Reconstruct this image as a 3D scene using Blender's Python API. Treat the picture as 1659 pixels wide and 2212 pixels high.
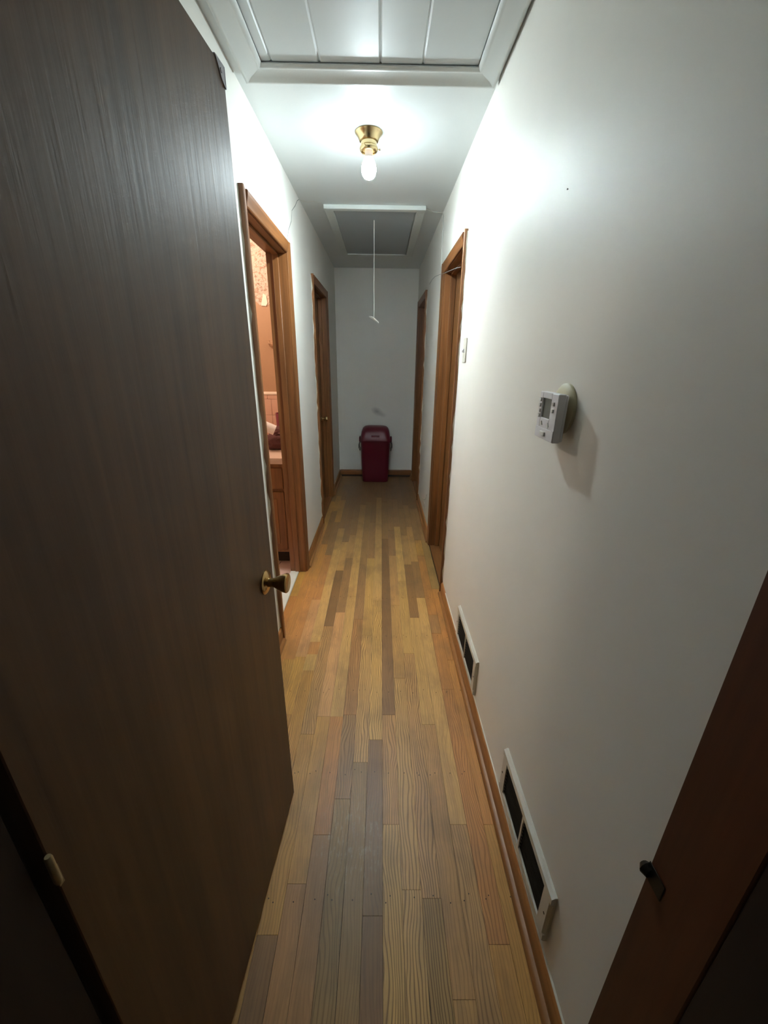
import bpy, bmesh, math, random
from mathutils import Vector, Matrix
random.seed(7)
S = bpy.context.scene
C = S.collection
for o in list(bpy.data.objects): bpy.data.objects.remove(o)

# ------------------------------------------------------------------ camera
F_PX, PITCH, YAW, ROLL, CAM_H = 869.7, 0.3626, 0.0108, -0.0127, 1.4736
cam = bpy.data.cameras.new('camera'); co = bpy.data.objects.new('camera', cam); C.objects.link(co)
cam.sensor_fit = 'VERTICAL'; cam.sensor_height = 36; cam.sensor_width = 27
cam.lens = 36 * F_PX / 2212; cam.clip_start = 0.02
fw = Vector((math.sin(YAW) * math.cos(PITCH), math.cos(YAW) * math.cos(PITCH), -math.sin(PITCH)))
rt = Vector((math.cos(YAW), -math.sin(YAW), 0)); dn = fw.cross(rt)
r2 = math.cos(ROLL) * rt + math.sin(ROLL) * dn
d2 = -math.sin(ROLL) * rt + math.cos(ROLL) * dn
M = Matrix((( r2.x, -d2.x, -fw.x), (r2.y, -d2.y, -fw.y), (r2.z, -d2.z, -fw.z))).to_4x4()
M.translation = (0, 0, CAM_H); co.matrix_world = M
S.camera = co
# ------------------------------------------------------------------ world, lights, exposure
w = bpy.data.worlds.new('world'); S.world = w; w.use_nodes = True
w.node_tree.nodes['Background'].inputs[0].default_value = (0.9, 0.8, 0.7, 1)
w.node_tree.nodes['Background'].inputs[1].default_value = 0.012
BULB_POWER, BULB_COL = 1700.0, (0.84, 0.99, 1.03)
bl = bpy.data.lights.new('bathroom_light', 'POINT'); bl.energy = 12; bl.color = (1.0, 0.90, 0.80)
bl.shadow_soft_size = 0.06
blo = bpy.data.objects.new('bathroom_light', bl); C.objects.link(blo); blo.location = (-1.35, 2.86, 2.25)
S.view_settings.view_transform = 'Standard'; S.view_settings.look = 'None'
S.view_settings.gamma = 1; S.view_settings.use_curve_mapping = False
S.view_settings.exposure = 1.13

# ------------------------------------------------------------------ materials
def lin(r, g, b):
    f = lambda c: (c / 255 / 12.92) if c / 255 <= 0.04045 else ((c / 255 + 0.055) / 1.055) ** 2.4
    return (f(r), f(g), f(b), 1)
class NT:
    def __init__(s, name):
        s.m = bpy.data.materials.new(name); s.m.use_nodes = True; s.t = s.m.node_tree
        s.b = s.t.nodes['Principled BSDF']
    def n(s, typ, **kw):
        d = s.t.nodes.new(typ)
        for k, v in kw.items():
            if k.startswith('i_'):
                key = k[2:]; key = int(key) if key.isdigit() else key.replace('_', ' ')
                if hasattr(v, 'is_output'): s.t.links.new(v, d.inputs[key])
                else: d.inputs[key].default_value = v
            else: setattr(d, k, v)
        return d
    def link(s, a, b): s.t.links.new(a, b)
    def mix(s, fac, a, b, mode='MIX'):
        d = s.n('ShaderNodeMix', data_type='RGBA', blend_type=mode)
        for idx, v in ((0, fac), (6, a), (7, b)):
            if hasattr(v, 'is_output'): s.link(v, d.inputs[idx])
            else: d.inputs[idx].default_value = v
        return d.outputs[2]
    def math(s, op, a, b=0.0, clamp=False):
        d = s.n('ShaderNodeMath', operation=op, use_clamp=clamp)
        for i, v in enumerate((a, b)):
            if hasattr(v, 'is_output'): s.link(v, d.inputs[i])
            else: d.inputs[i].default_value = v
        return d.outputs[0]
    def ramp(s, fac, stops):
        d = s.n('ShaderNodeValToRGB'); e = d.color_ramp.elements
        while len(e) < len(stops): e.new(0.5)
        for el, (p, c) in zip(e, stops): el.position = p; el.color = c
        s.link(fac, d.inputs[0]); return d.outputs[0]
    def coords(s, scale=(1, 1, 1), kind='Object', add=None):
        tc = s.n('ShaderNodeTexCoord'); out = tc.outputs[kind]
        if add is not None:
            v = s.n('ShaderNodeVectorMath', operation='ADD'); s.link(out, v.inputs[0]); s.link(add, v.inputs[1]); out = v.outputs[0]
        mp = s.n('ShaderNodeMapping'); s.link(out, mp.inputs[0]); mp.inputs['Scale'].default_value = scale
        return mp.outputs[0]
    def noise(s, vec, scale, detail=3, rough=0.5, dist=0.0):
        d = s.n('ShaderNodeTexNoise'); s.link(vec, d.inputs['Vector'])
        d.inputs['Scale'].default_value = scale; d.inputs['Detail'].default_value = detail
        d.inputs['Roughness'].default_value = rough; d.inputs['Distortion'].default_value = dist
        return d.outputs['Fac']
    def bump(s, h, strength, dist=0.002):
        d = s.n('ShaderNodeBump'); s.link(h, d.inputs['Height'])
        d.inputs['Strength'].default_value = strength; d.inputs['Distance'].default_value = dist
        s.link(d.outputs[0], s.b.inputs['Normal'])
    def fin(s, col=None, rough=None, metal=None, spec=None):
        for key, v in (('Base Color', col), ('Roughness', rough), ('Metallic', metal), ('Specular IOR Level', spec)):
            if v is None: continue
            if hasattr(v, 'is_output'): s.link(v, s.b.inputs[key])
            else: s.b.inputs[key].default_value = v
        return s.m
def plain(name, rgb, rough=0.5, metal=0.0, var=0.06, scale=25, spec=0.5):
    k = NT(name); c = lin(*rgb)
    f = k.noise(k.coords(), scale, 3)
    a = tuple(max(0, x * (1 - var)) for x in c[:3]) + (1,); b = tuple(min(1, x * (1 + var)) for x in c[:3]) + (1,)
    return k.fin(k.mix(f, a, b), rough, metal, spec)
def paint(name, rgb, rough=0.42, spec=0.5, stain=None):
    k = NT(name); c = lin(*rgb); v = k.coords()
    f = k.noise(v, 2.2, 4, 0.6)
    col = k.mix(f, tuple(x * 0.94 for x in c[:3]) + (1,), tuple(min(1, x * 1.04) for x in c[:3]) + (1,))
    if stain:
        for (cx, cy, cz, sx, sy, sz, ang, amt, rgbs) in stain:
            mp = k.n('ShaderNodeMapping', vector_type='TEXTURE'); tc = k.n('ShaderNodeTexCoord')
            k.link(tc.outputs['Object'], mp.inputs[0])
            mp.inputs['Location'].default_value = (cx, cy, cz); mp.inputs['Rotation'].default_value = (0, ang, 0)
            mp.inputs['Scale'].default_value = (sx, sy, sz)
            ln = k.n('ShaderNodeVectorMath', operation='LENGTH'); k.link(mp.outputs[0], ln.inputs[0])
            fac = k.math('MULTIPLY', k.math('SUBTRACT', 1.0, ln.outputs['Value'], True), amt)
            col = k.mix(fac, col, lin(*rgbs))
    r = k.math('ADD', k.math('MULTIPLY', k.noise(v, 5, 3), 0.10), rough - 0.05)
    k.bump(k.noise(v, 140, 2), 0.10, 0.0015)
    return k.fin(col, r, 0, spec)
def wood(name, dark, light, axis='Z', rough=0.42, fine=70, streak=1.0, bump=0.15):
    k = NT(name); oi = k.n('ShaderNodeObjectInfo')
    off = k.n('ShaderNodeVectorMath', operation='SCALE'); k.link(oi.outputs['Random'], off.inputs['Scale']); off.inputs[0].default_value = (13, 17, 19)
    sc = [1, 1, 1]; sc['XYZ'.index(axis)] = 0.045
    v = k.coords(tuple(sc), add=off.outputs[0])
    n1 = k.noise(v, fine, 4, 0.6, 0.3); n2 = k.noise(v, fine * 0.22, 3, 0.5, 0.6)
    f = k.math('ADD', k.math('MULTIPLY', n1, 0.5 * streak), k.math('MULTIPLY', n2, 0.7), True)
    col = k.ramp(f, [(0.35, lin(*dark)), (0.72, lin(*light))])
    k.bump(n1, bump, 0.001)
    return k.fin(col, rough)

m_wall = paint('wall_paint', (238, 236, 229), 0.54, 0.34)
m_wall_end = paint('end_wall_paint', (236, 234, 228), 0.40, 0.5,
                   stain=[(-0.05, 5.26, 0.85, 0.085, 0.5, 0.055, 0.45, 0.55, (110, 110, 112)),
                          (0.02, 5.26, 0.81, 0.06, 0.5, 0.04, 0.3, 0.3, (120, 120, 120))])
m_ceil = paint('ceiling_paint', (218, 223, 223), 0.38, 0.5)
m_panel = paint('panel_paint', (206, 212, 213), 0.5, 0.45)
m_hatchpanel = paint('hatch_panel_paint', (172, 181, 186), 0.5, 0.45)
m_molding = paint('molding_paint', (204, 208, 206), 0.46, 0.4)
m_hatchtrim = paint('hatch_trim_paint', (215, 222, 220), 0.45)
m_trim = wood('trim_wood', (84, 50, 24), (140, 90, 48), 'Z', 0.42)
m_trim_h = wood('trim_wood_y', (84, 50, 24), (140, 90, 48), 'Y', 0.42)
m_trim_x = wood('trim_wood_x', (90, 52, 24), (146, 92, 46), 'X', 0.42)
m_door = wood('dark_door_wood', (66, 43, 23), (98, 67, 38), 'Z', 0.48, fine=55, bump=0.5)
m_door.node_tree.nodes['Principled BSDF'].inputs['Specular IOR Level'].default_value = 0.5
m_leaf = wood('closed_door_wood', (92, 58, 30), (130, 86, 46), 'Z', 0.4)
m_base = wood('baseboard_wood', (112, 72, 36), (168, 114, 62), 'Y', 0.4)
m_jamb = wood('red_jamb_wood', (62, 28, 12), (92, 46, 22), 'Z', 0.55)
m_jamb_shade = wood('shaded_jamb_wood', (30, 20, 14), (44, 29, 20), 'Z', 0.7)  # near-black copy of the jamb wood: shade of the unlit side in the colour
m_blackmetal = plain('blackened_metal', (40, 36, 30), 0.5, 0.6)
m_sub = plain('subfloor_dark', (40, 28, 18), 0.9)
m_brass = plain('aged_brass', (186, 158, 108), 0.2, 1.0, 0.15, 60)
m_brass2 = plain('polished_brass', (204, 182, 138), 0.24, 1.0, 0.08, 40)
m_dull = plain('worn_steel', (168, 168, 176), 0.4, 0.25, 0.1)
m_hinge = plain('worn_hinge', (170, 150, 112), 0.5, 0.6, 0.2, 80)
m_dark = plain('dark_void', (26, 22, 18), 0.9)
m_louver = plain('louver_brown', (46, 38, 28), 0.6)
m_vent = plain('vent_enamel', (206, 202, 190), 0.35, 0, 0.05)
m_plastic = plain('white_plastic', (228, 227, 230), 0.38, 0, 0.02)
m_ivory = plain('ivory_plastic', (206, 202, 188), 0.4, 0, 0.02)
m_button = plain('button_plastic', (226, 226, 222), 0.4, 0, 0.02)
m_lcd = plain('lcd_grey', (112, 116, 110), 0.22, 0, 0.03)
m_beige = plain('beige_plate', (196, 190, 158), 0.5, 0, 0.05)
m_socket = plain('socket_white', (214, 200, 196), 0.4, 0, 0.03)
m_cable = plain('white_cable', (205, 207, 200), 0.5, 0, 0.05)
m_gcable = plain('grey_cable', (140, 142, 140), 0.5, 0, 0.05)
m_crack = plain('plaster_crack', (120, 124, 122), 0.9, 0, 0.1)
m_tape = plain('peeling_tape', (214, 214, 206), 0.8, 0, 0.05)
m_spill = plain('spilled_paint', (212, 206, 192), 0.55, 0, 0.12, 120)
m_bin = plain('maroon_plastic', (96, 18, 36), 0.38, 0, 0.08, 12)
m_bingrey = plain('grey_plastic', (96, 92, 92), 0.4, 0, 0.05)
m_cord = plain('cotton_cord', (220, 220, 212), 0.8, 0, 0.05)
m_bath = plain('bath_wall_paint', (182, 134, 98), 0.5, 0, 0.04)
m_tile = plain('pink_tile', (222, 168, 140), 0.18, 0, 0.05)
m_cap = plain('tile_cap', (238, 206, 180), 0.18, 0, 0.03)
m_grout = plain('grout', (222, 190, 168), 0.8)
m_counter = plain('laminate_counter', (226, 190, 168), 0.25, 0, 0.04)
m_bathw = plain('bath_pale_paint', (222, 212, 198), 0.6, 0, 0.03)
m_vanity = wood('vanity_wood', (104, 64, 28), (150, 98, 50), 'Z', 0.4)
m_toe = plain('toe_kick_dark', (52, 34, 24), 0.8)
m_marble = plain('marble_threshold', (222, 222, 212), 0.3, 0, 0.05, 14)
m_floortile = plain('bath_floor_tile', (216, 176, 158), 0.3, 0, 0.05)
m_towel = plain('brown_towel', (92, 52, 48), 0.95, 0, 0.25, 90)
m_wtowel = plain('white_towel', (240, 222, 214), 0.9, 0, 0.04, 90)
m_maroon = plain('maroon_cup', (128, 50, 60), 0.4)
m_nail = plain('nail_head', (52, 42, 34), 0.7)
def bulb_mat():
    k = NT('lit_bulb'); k.b.inputs['Base Color'].default_value = (0.9, 0.9, 0.9, 1)
    k.b.inputs['Emission Color'].default_value = BULB_COL + (1,); 
    # LED bulb: the board inside faces down, so the globe shines strongest downwards
    g = k.n('ShaderNodeNewGeometry'); sp = k.n('ShaderNodeSeparateXYZ'); k.link(g.outputs['Normal'], sp.inputs[0])
    f = k.ramp(k.math('ADD', k.math('MULTIPLY', sp.outputs['Z'], -0.5), 0.5), [(0.30, (0.022, 0.022, 0.022, 1)), (0.52, (0.024, 0.024, 0.024, 1)), (0.74, (0.10, 0.10, 0.10, 1)), (1.0, (1, 1, 1, 1))])
    k.link(k.math('MULTIPLY', f, BULB_POWER), k.b.inputs['Emission Strength'])
    return k.m
m_bulb = bulb_mat()
def wallpaper_mat():
    k = NT('floral_wallpaper'); v = k.coords()
    a = k.noise(v, 30, 3, 0.6, 1.0); b = k.noise(v, 55, 2, 0.6, 0.5)
    c1 = k.ramp(a, [(0.42, lin(196, 160, 138)), (0.5, lin(212, 180, 156)), (0.6, lin(172, 130, 104))])
    f = k.ramp(b, [(0.58, (0, 0, 0, 1)), (0.66, (1, 1, 1, 1))])
    return k.fin(k.mix(f, c1, lin(152, 112, 90)), 0.7)
m_wallpaper = wallpaper_mat()
m_torn = plain('torn_backing', (236, 214, 190), 0.9)
def plank_mat():
    k = NT('oak_plank'); oi = k.n('ShaderNodeObjectInfo')
    off = k.n('ShaderNodeVectorMath', operation='SCALE'); k.link(oi.outputs['Random'], off.inputs['Scale']); off.inputs[0].default_value = (31, 23, 7)
    v = k.coords((1, 0.05, 1), add=off.outputs[0])
    vw = k.coords((1, 0.22, 1), add=off.outputs[0])
    wp = k.n('ShaderNodeTexNoise'); k.link(k.coords((1, 0.30, 1), add=off.outputs[0]), wp.inputs['Vector'])
    wp.inputs['Scale'].default_value = 10; wp.inputs['Detail'].default_value = 2
    ws = k.n('ShaderNodeVectorMath', operation='MULTIPLY_ADD'); k.link(wp.outputs['Color'], ws.inputs[0])
    ws.inputs[1].default_value = (0.07, 0, 0); k.link(vw, ws.inputs[2]); vw = ws.outputs[0]
    fine = k.noise(v, 260, 3, 0.6, 0.2); broad = k.noise(v, 40, 3, 0.55, 0.8)
    wv = k.n('ShaderNodeTexWave', wave_type='BANDS', bands_direction='X'); k.link(vw, wv.inputs['Vector'])
    wv.inputs['Scale'].default_value = 36; wv.inputs['Distortion'].default_value = 8; wv.inputs['Detail'].default_value = 1.6
    wv.inputs['Detail Scale'].default_value = 0.42
    ring = k.ramp(wv.outputs['Fac'], [(0.0, (1, 1, 1, 1)), (0.22, (0.35, 0.35, 0.35, 1)), (0.50, (0, 0, 0, 1))])
    base = oi.outputs['Color']
    amt = oi.outputs['Alpha']
    dark = k.mix(1.0, base, (0.36, 0.31, 0.26, 1), 'MULTIPLY')
    c = k.mix(k.math('MULTIPLY', ring, amt), base, dark)
    g = k.math('ADD', 0.66, k.math('MULTIPLY', fine, 0.42))
    g2 = k.math('ADD', 0.74, k.math('MULTIPLY', broad, 0.52))
    gm = k.math('MULTIPLY', g, g2)
    cc = k.n('ShaderNodeCombineColor'); [k.link(gm, cc.inputs[i]) for i in range(3)]
    c = k.mix(1.0, c, cc.outputs[0], 'MULTIPLY')
    # wear: traffic dirt and pale scuffs with outlines of their own, laid in floor coordinates
    vf = k.coords((1, 0.5, 1)); dirt = k.ramp(k.noise(vf, 7, 5, 0.62), [(0.46, (0, 0, 0, 1)), (0.68, (1, 1, 1, 1))])
    c = k.mix(k.math('MULTIPLY', dirt, 0.38), c, lin(92, 72, 52))
    def blob(cx, cy, sx, sy):
        mp = k.n('ShaderNodeMapping', vector_type='TEXTURE'); tc = k.n('ShaderNodeTexCoord'); k.link(tc.outputs['Object'], mp.inputs[0])
        mp.inputs['Location'].default_value = (cx, cy, 0); mp.inputs['Scale'].default_value = (sx, sy, 1)
        ln = k.n('ShaderNodeVectorMath', operation='LENGTH'); k.link(mp.outputs[0], ln.inputs[0])
        return k.math('SUBTRACT', 1.0, ln.outputs['Value'], True)
    sc = k.ramp(k.noise(k.coords((1, 0.25, 1)), 110, 4, 0.7), [(0.54, (0, 0, 0, 1)), (0.66, (1, 1, 1, 1))])
    fac = k.math('MULTIPLY', k.math('MULTIPLY', k.math('MULTIPLY', blob(-0.085, 0.85, 0.13, 0.16), 2.0, True), sc), 0.7)
    c = k.mix(fac, c, lin(196, 178, 140))
    gr = k.math('MULTIPLY', k.math('MULTIPLY', blob(-0.07, 0.72, 0.16, 0.30), 1.6, True), 0.38)
    c = k.mix(gr, c, lin(96, 84, 58))
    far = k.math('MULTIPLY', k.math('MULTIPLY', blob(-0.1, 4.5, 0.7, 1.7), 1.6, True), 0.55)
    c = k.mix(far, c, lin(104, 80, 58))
    k.bump(k.math('ADD', fine, k.math('MULTIPLY', ring, -0.6)), 0.12, 0.0008)
    r = k.math('ADD', 0.36, k.math('MULTIPLY', broad, 0.2))
    return k.fin(c, r, 0, 0.45)
m_plank = plank_mat()

# ------------------------------------------------------------------ helpers
def bm_box(bm, x0, x1, y0, y1, z0, z1, bevel=0.0, seg=1):
    r = bmesh.ops.create_cube(bm, size=1.0)
    vs = r['verts']
    for v in vs:
        v.co = Vector(((x0 + x1) / 2 + v.co.x * (x1 - x0), (y0 + y1) / 2 + v.co.y * (y1 - y0), (z0 + z1) / 2 + v.co.z * (z1 - z0)))
    if bevel:
        es = list({e for v in vs for e in v.link_edges})
        bmesh.ops.bevel(bm, geom=es, offset=bevel, segments=seg, affect='EDGES', profile=0.5)
def bm_lathe(bm, prof, seg=32, axis='Z', origin=(0, 0, 0)):
    rings = []
    for (r, h) in prof:
        ring = []
        for i in range(seg):
            a = 2 * math.pi * i / seg
            p = (r * math.cos(a), r * math.sin(a), h)
            if axis == 'X': p = (h, r * math.cos(a), r * math.sin(a))
            if axis == 'Y': p = (r * math.sin(a), h, r * math.cos(a))
            ring.append(bm.verts.new(Vector(p) + Vector(origin)))
        rings.append(ring)
    for a, b in zip(rings, rings[1:]):
        for i in range(seg):
            bm.faces.new((a[i], a[(i + 1) % seg], b[(i + 1) % seg], b[i]))
    for ring, rev in ((rings[0], True), (rings[-1], False)):
        if prof[0 if rev else -1][0] > 1e-5:
            bm.faces.new(list(reversed(ring)) if rev else ring)
    bmesh.ops.remove_doubles(bm, verts=[v for r in rings for v in r], dist=1e-6)
def bm_tube(bm, pts, rad, seg=8):
    pts = [Vector(p) for p in pts]; rings = []
    for i, p in enumerate(pts):
        t = (pts[min(i + 1, len(pts) - 1)] - pts[max(i - 1, 0)]).normalized()
        u = t.cross(Vector((0, 0, 1))) if abs(t.z) < 0.95 else t.cross(Vector((1, 0, 0)))
        u.normalize(); v = t.cross(u)
        rr = rad[i] if isinstance(rad, (list, tuple)) else rad
        rings.append([bm.verts.new(p + rr * (math.cos(2 * math.pi * j / seg) * u + math.sin(2 * math.pi * j / seg) * v)) for j in range(seg)])
    for a, b in zip(rings, rings[1:]):
        for j in range(seg): bm.faces.new((a[j], a[(j + 1) % seg], b[(j + 1) % seg], b[j]))
    bm.faces.new(list(reversed(rings[0]))); bm.faces.new(rings[-1])
def bm_prism(bm, poly, axis, a, b):
    """extrude a closed 2-D polygon along an axis from a to b (poly = the other two coordinates in xyz order)"""
    def P(p, t):
        return {'X': (t, p[0], p[1]), 'Y': (p[0], t, p[1]), 'Z': (p[0], p[1], t)}[axis]
    A = [bm.verts.new(P(p, a)) for p in poly]; B = [bm.verts.new(P(p, b)) for p in poly]; n = len(poly)
    for i in range(n): bm.faces.new((A[i], A[(i + 1) % n], B[(i + 1) % n], B[i]))
    bm.faces.new(list(reversed(A))); bm.faces.new(B)
def world_loc(o):
    v = Vector((0, 0, 0))
    while o: v += o.location; o = o.parent
    return v
def obj(name, bm, mat, parent=None, smooth=False, loc=None):
    """link a bmesh (built in world coordinates) as ONE mesh object"""
    bmesh.ops.recalc_face_normals(bm, faces=bm.faces)
    base = world_loc(parent) if parent else Vector((0, 0, 0))
    if loc is not None: base = Vector(loc)
    bmesh.ops.translate(bm, verts=bm.verts, vec=-base)
    me = bpy.data.meshes.new(name); bm.to_mesh(me); bm.free()
    me.materials.append(mat)
    if smooth:
        me.polygons.foreach_set('use_smooth', [True] * len(me.polygons))
        me.set_sharp_from_angle(angle=math.radians(38))
    o = bpy.data.objects.new(name, me); C.objects.link(o)
    if parent: o.parent = parent
    if loc is not None: o.location = Vector(loc) - (world_loc(parent) if parent else Vector((0, 0, 0)))
    return o
def box(name, x0, x1, y0, y1, z0, z1, mat, parent=None, bevel=0.0, seg=1, **k):
    bm = bmesh.new(); bm_box(bm, x0, x1, y0, y1, z0, z1, bevel, seg); return obj(name, bm, mat, parent, smooth=bevel > 0, **k)
def empty(name, loc):
    o = bpy.data.objects.new(name, None); C.objects.link(o); o.location = loc; o.empty_display_size = 0.05; return o
def tag(o, label, cat=None, group=None, kind=None):
    o['label'] = label
    if cat: o['category'] = cat
    if group: o['group'] = group
    if kind: o['kind'] = kind
    return o
def struct(o, label, cat): return tag(o, label, cat, kind='structure')

XL, XR, L, H = -0.544, 0.424, 5.26, 2.44
WT = 0.11
# door casings: outer edges along the hall, head height, side
DOORS = {'L1': (1.85, 2.69, 2.085, -1), 'L2': (3.52, 4.41, 2.08, -1), 'R1': (2.343, 3.15, 2.08, 1), 'R2': (4.215, 5.075, 2.08, 1)}
CW = 0.057
# ------------------------------------------------------------------ walls
def long_wall(name, side, y0, y1, mat, label):
    x0, x1 = (XL - WT, XL) if side < 0 else (XR, XR + WT)
    bm = bmesh.new(); y = y0
    for k in sorted(DOORS, key=lambda k: DOORS[k][0]):
        a, b, zt, s = DOORS[k]
        if s != side: continue
        bm_box(bm, x0, x1, y, a + CW - 0.015, 0, H)
        bm_box(bm, x0, x1, a + CW - 0.015, b - CW + 0.015, zt - CW + 0.015, H)
        y = b - CW + 0.015
    bm_box(bm, x0, x1, y, y1, 0, H)
    return struct(obj(name, bm, mat), label, 'wall')
wall_left = long_wall('wall_left', -1, 0.27, L, m_wall, 'white left hallway wall with two wooden doorways')
wall_right = long_wall('wall_right', 1, 0.27, L, m_wall, 'long white right hallway wall with thermostat and floor vents')
wall_end = struct(box('wall_back', XL - WT, XR + WT, L, L + 0.1, 0, H, m_wall_end), 'white end wall of the hallway behind the maroon bin', 'wall')
# entrance partition around the camera's doorway
bm = bmesh.new()
bm_box(bm, XL - WT, -0.40, 0.10, 0.27, 0, H)
bm_box(bm, 0.44, XR + WT + 0.3, 0.10, 0.27, 0, H)
bm_box(bm, -0.40, 0.44, 0.10, 0.27, 2.03, H)
wall_front = struct(obj('wall_front', bm, m_wall), 'entrance partition around the near doorway', 'wall')
# ceiling (with an opening for the framed access panel)
PX0, PX1, PY0, PY1 = -0.437, 0.341, 0.85, 1.885
bm = bmesh.new()
bm_box(bm, XL - WT, PX0, 0.10, L + 0.1, H, H + 0.06)
bm_box(bm, PX1, XR + WT, 0.10, L + 0.1, H, H + 0.06)
bm_box(bm, PX0, PX1, 0.10, PY0, H, H + 0.06)
bm_box(bm, PX0, PX1, PY1, L + 0.1, H, H + 0.06)
ceiling = struct(obj('ceiling', bm, m_ceil), 'pale glossy painted hallway ceiling', 'ceiling')
# plaster cracks in wall and ceiling
def ribbon(name, pts, wid, mat, parent, nrm, t=0.0006):
    bm = bmesh.new(); nrm = Vector(nrm); A = []
    pts = [Vector(p) for p in pts]
    for i, p in enumerate(pts):
        d = (pts[min(i + 1, len(pts) - 1)] - pts[max(i - 1, 0)]).normalized(); s = d.cross(nrm)
        ww = wid * random.uniform(0.6, 1.4) / 2
        A.append([bm.verts.new(p + s * ww), bm.verts.new(p - s * ww), bm.verts.new(p - s * ww + nrm * t), bm.verts.new(p + s * ww + nrm * t)])
    for a, b in zip(A, A[1:]):
        for j in range(4): bm.faces.new((a[j], a[(j + 1) % 4], b[(j + 1) % 4], b[j]))
    bm.faces.new(A[0]); bm.faces.new(list(reversed(A[-1])))
    return obj(name, bm, mat, parent)
cp = [(XL, 2.700, 2.10), (XL, 2.76, 2.165), (XL, 2.86, 2.235), (XL, 2.90, 2.30), (XL, 3.02, 2.36), (XL, 3.10, 2.41), (XL, 3.17, 2.438)]
ribbon('crack', cp, 0.004, m_crack, wall_left, (1, 0, 0))
ribbon('joint_tape', [(XL + 0.005, 3.19, H), (-0.50, 3.225, H), (-0.46, 3.205, H), (-0.43, 3.225, H), (-0.405, 3.22, H)], 0.007, m_tape, ceiling, (0, 0, -1))

# ------------------------------------------------------------------ floor: separate oak strips
floor = struct(box('floor', XL - 0.0, XR + 0.0, -0.75, L, -0.04, -0.013, m_sub), 'worn oak strip floor of the hallway', 'floor')
WARM = (1.14, 1.03, 0.91)
PAL = {'light': (203, 166, 106), 'yellow': (210, 172, 106), 'tan': (188, 148, 96), 'orange': (190, 128, 66), 'dark': (104, 74, 50),
       'med': (142, 108, 74), 'olive': (146, 118, 72), 'pink': (160, 116, 74), 'gold': (200, 150, 72), 'grey': (168, 148, 110),
       'brown': (124, 90, 60), 'rose': (206, 158, 112)}
W0, X0 = 0.0572, 0.018
# per strip, from the near end: (far end of the piece, colour, grain strength)
STR = {
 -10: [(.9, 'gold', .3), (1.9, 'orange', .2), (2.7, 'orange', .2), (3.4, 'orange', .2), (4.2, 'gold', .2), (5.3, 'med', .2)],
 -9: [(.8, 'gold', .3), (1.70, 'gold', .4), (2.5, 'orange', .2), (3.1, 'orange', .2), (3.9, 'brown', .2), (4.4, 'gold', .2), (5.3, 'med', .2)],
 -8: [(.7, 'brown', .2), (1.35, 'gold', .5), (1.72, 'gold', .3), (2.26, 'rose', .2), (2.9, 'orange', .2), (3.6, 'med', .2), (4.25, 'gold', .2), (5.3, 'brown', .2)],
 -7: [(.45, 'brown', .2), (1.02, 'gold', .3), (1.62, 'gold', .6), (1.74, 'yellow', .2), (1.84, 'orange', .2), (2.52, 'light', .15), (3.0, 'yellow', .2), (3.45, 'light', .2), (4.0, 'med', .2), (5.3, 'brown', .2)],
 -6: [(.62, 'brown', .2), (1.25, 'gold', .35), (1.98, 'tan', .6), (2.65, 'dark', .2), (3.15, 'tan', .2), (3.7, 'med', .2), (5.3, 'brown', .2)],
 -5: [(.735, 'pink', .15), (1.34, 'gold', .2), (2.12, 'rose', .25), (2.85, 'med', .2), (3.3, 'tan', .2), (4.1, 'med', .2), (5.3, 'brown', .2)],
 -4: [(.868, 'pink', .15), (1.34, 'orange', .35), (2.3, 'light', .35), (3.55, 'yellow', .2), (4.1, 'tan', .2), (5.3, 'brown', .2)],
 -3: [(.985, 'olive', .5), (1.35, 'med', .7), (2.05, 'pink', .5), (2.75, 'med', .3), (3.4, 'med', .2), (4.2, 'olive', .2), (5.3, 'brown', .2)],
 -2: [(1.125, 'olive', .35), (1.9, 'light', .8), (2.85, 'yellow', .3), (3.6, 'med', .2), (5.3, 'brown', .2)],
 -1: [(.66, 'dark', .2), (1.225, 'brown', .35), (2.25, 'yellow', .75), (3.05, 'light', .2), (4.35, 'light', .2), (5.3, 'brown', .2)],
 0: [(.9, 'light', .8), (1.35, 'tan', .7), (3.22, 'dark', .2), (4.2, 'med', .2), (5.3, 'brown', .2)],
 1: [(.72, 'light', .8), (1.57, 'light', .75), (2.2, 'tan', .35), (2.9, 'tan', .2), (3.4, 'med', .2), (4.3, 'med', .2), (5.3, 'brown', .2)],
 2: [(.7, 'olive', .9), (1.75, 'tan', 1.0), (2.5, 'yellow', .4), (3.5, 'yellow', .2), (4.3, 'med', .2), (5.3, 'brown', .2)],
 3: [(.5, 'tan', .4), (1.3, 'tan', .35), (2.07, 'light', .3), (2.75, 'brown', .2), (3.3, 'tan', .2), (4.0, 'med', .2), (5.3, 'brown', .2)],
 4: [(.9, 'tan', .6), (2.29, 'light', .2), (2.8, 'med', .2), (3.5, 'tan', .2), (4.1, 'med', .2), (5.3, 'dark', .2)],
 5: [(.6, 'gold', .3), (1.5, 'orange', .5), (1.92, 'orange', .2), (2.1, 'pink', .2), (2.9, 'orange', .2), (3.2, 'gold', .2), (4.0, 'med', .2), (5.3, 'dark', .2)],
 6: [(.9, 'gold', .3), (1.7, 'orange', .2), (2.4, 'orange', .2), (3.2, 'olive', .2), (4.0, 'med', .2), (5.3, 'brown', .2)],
}
GAP = 0.0006
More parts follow.
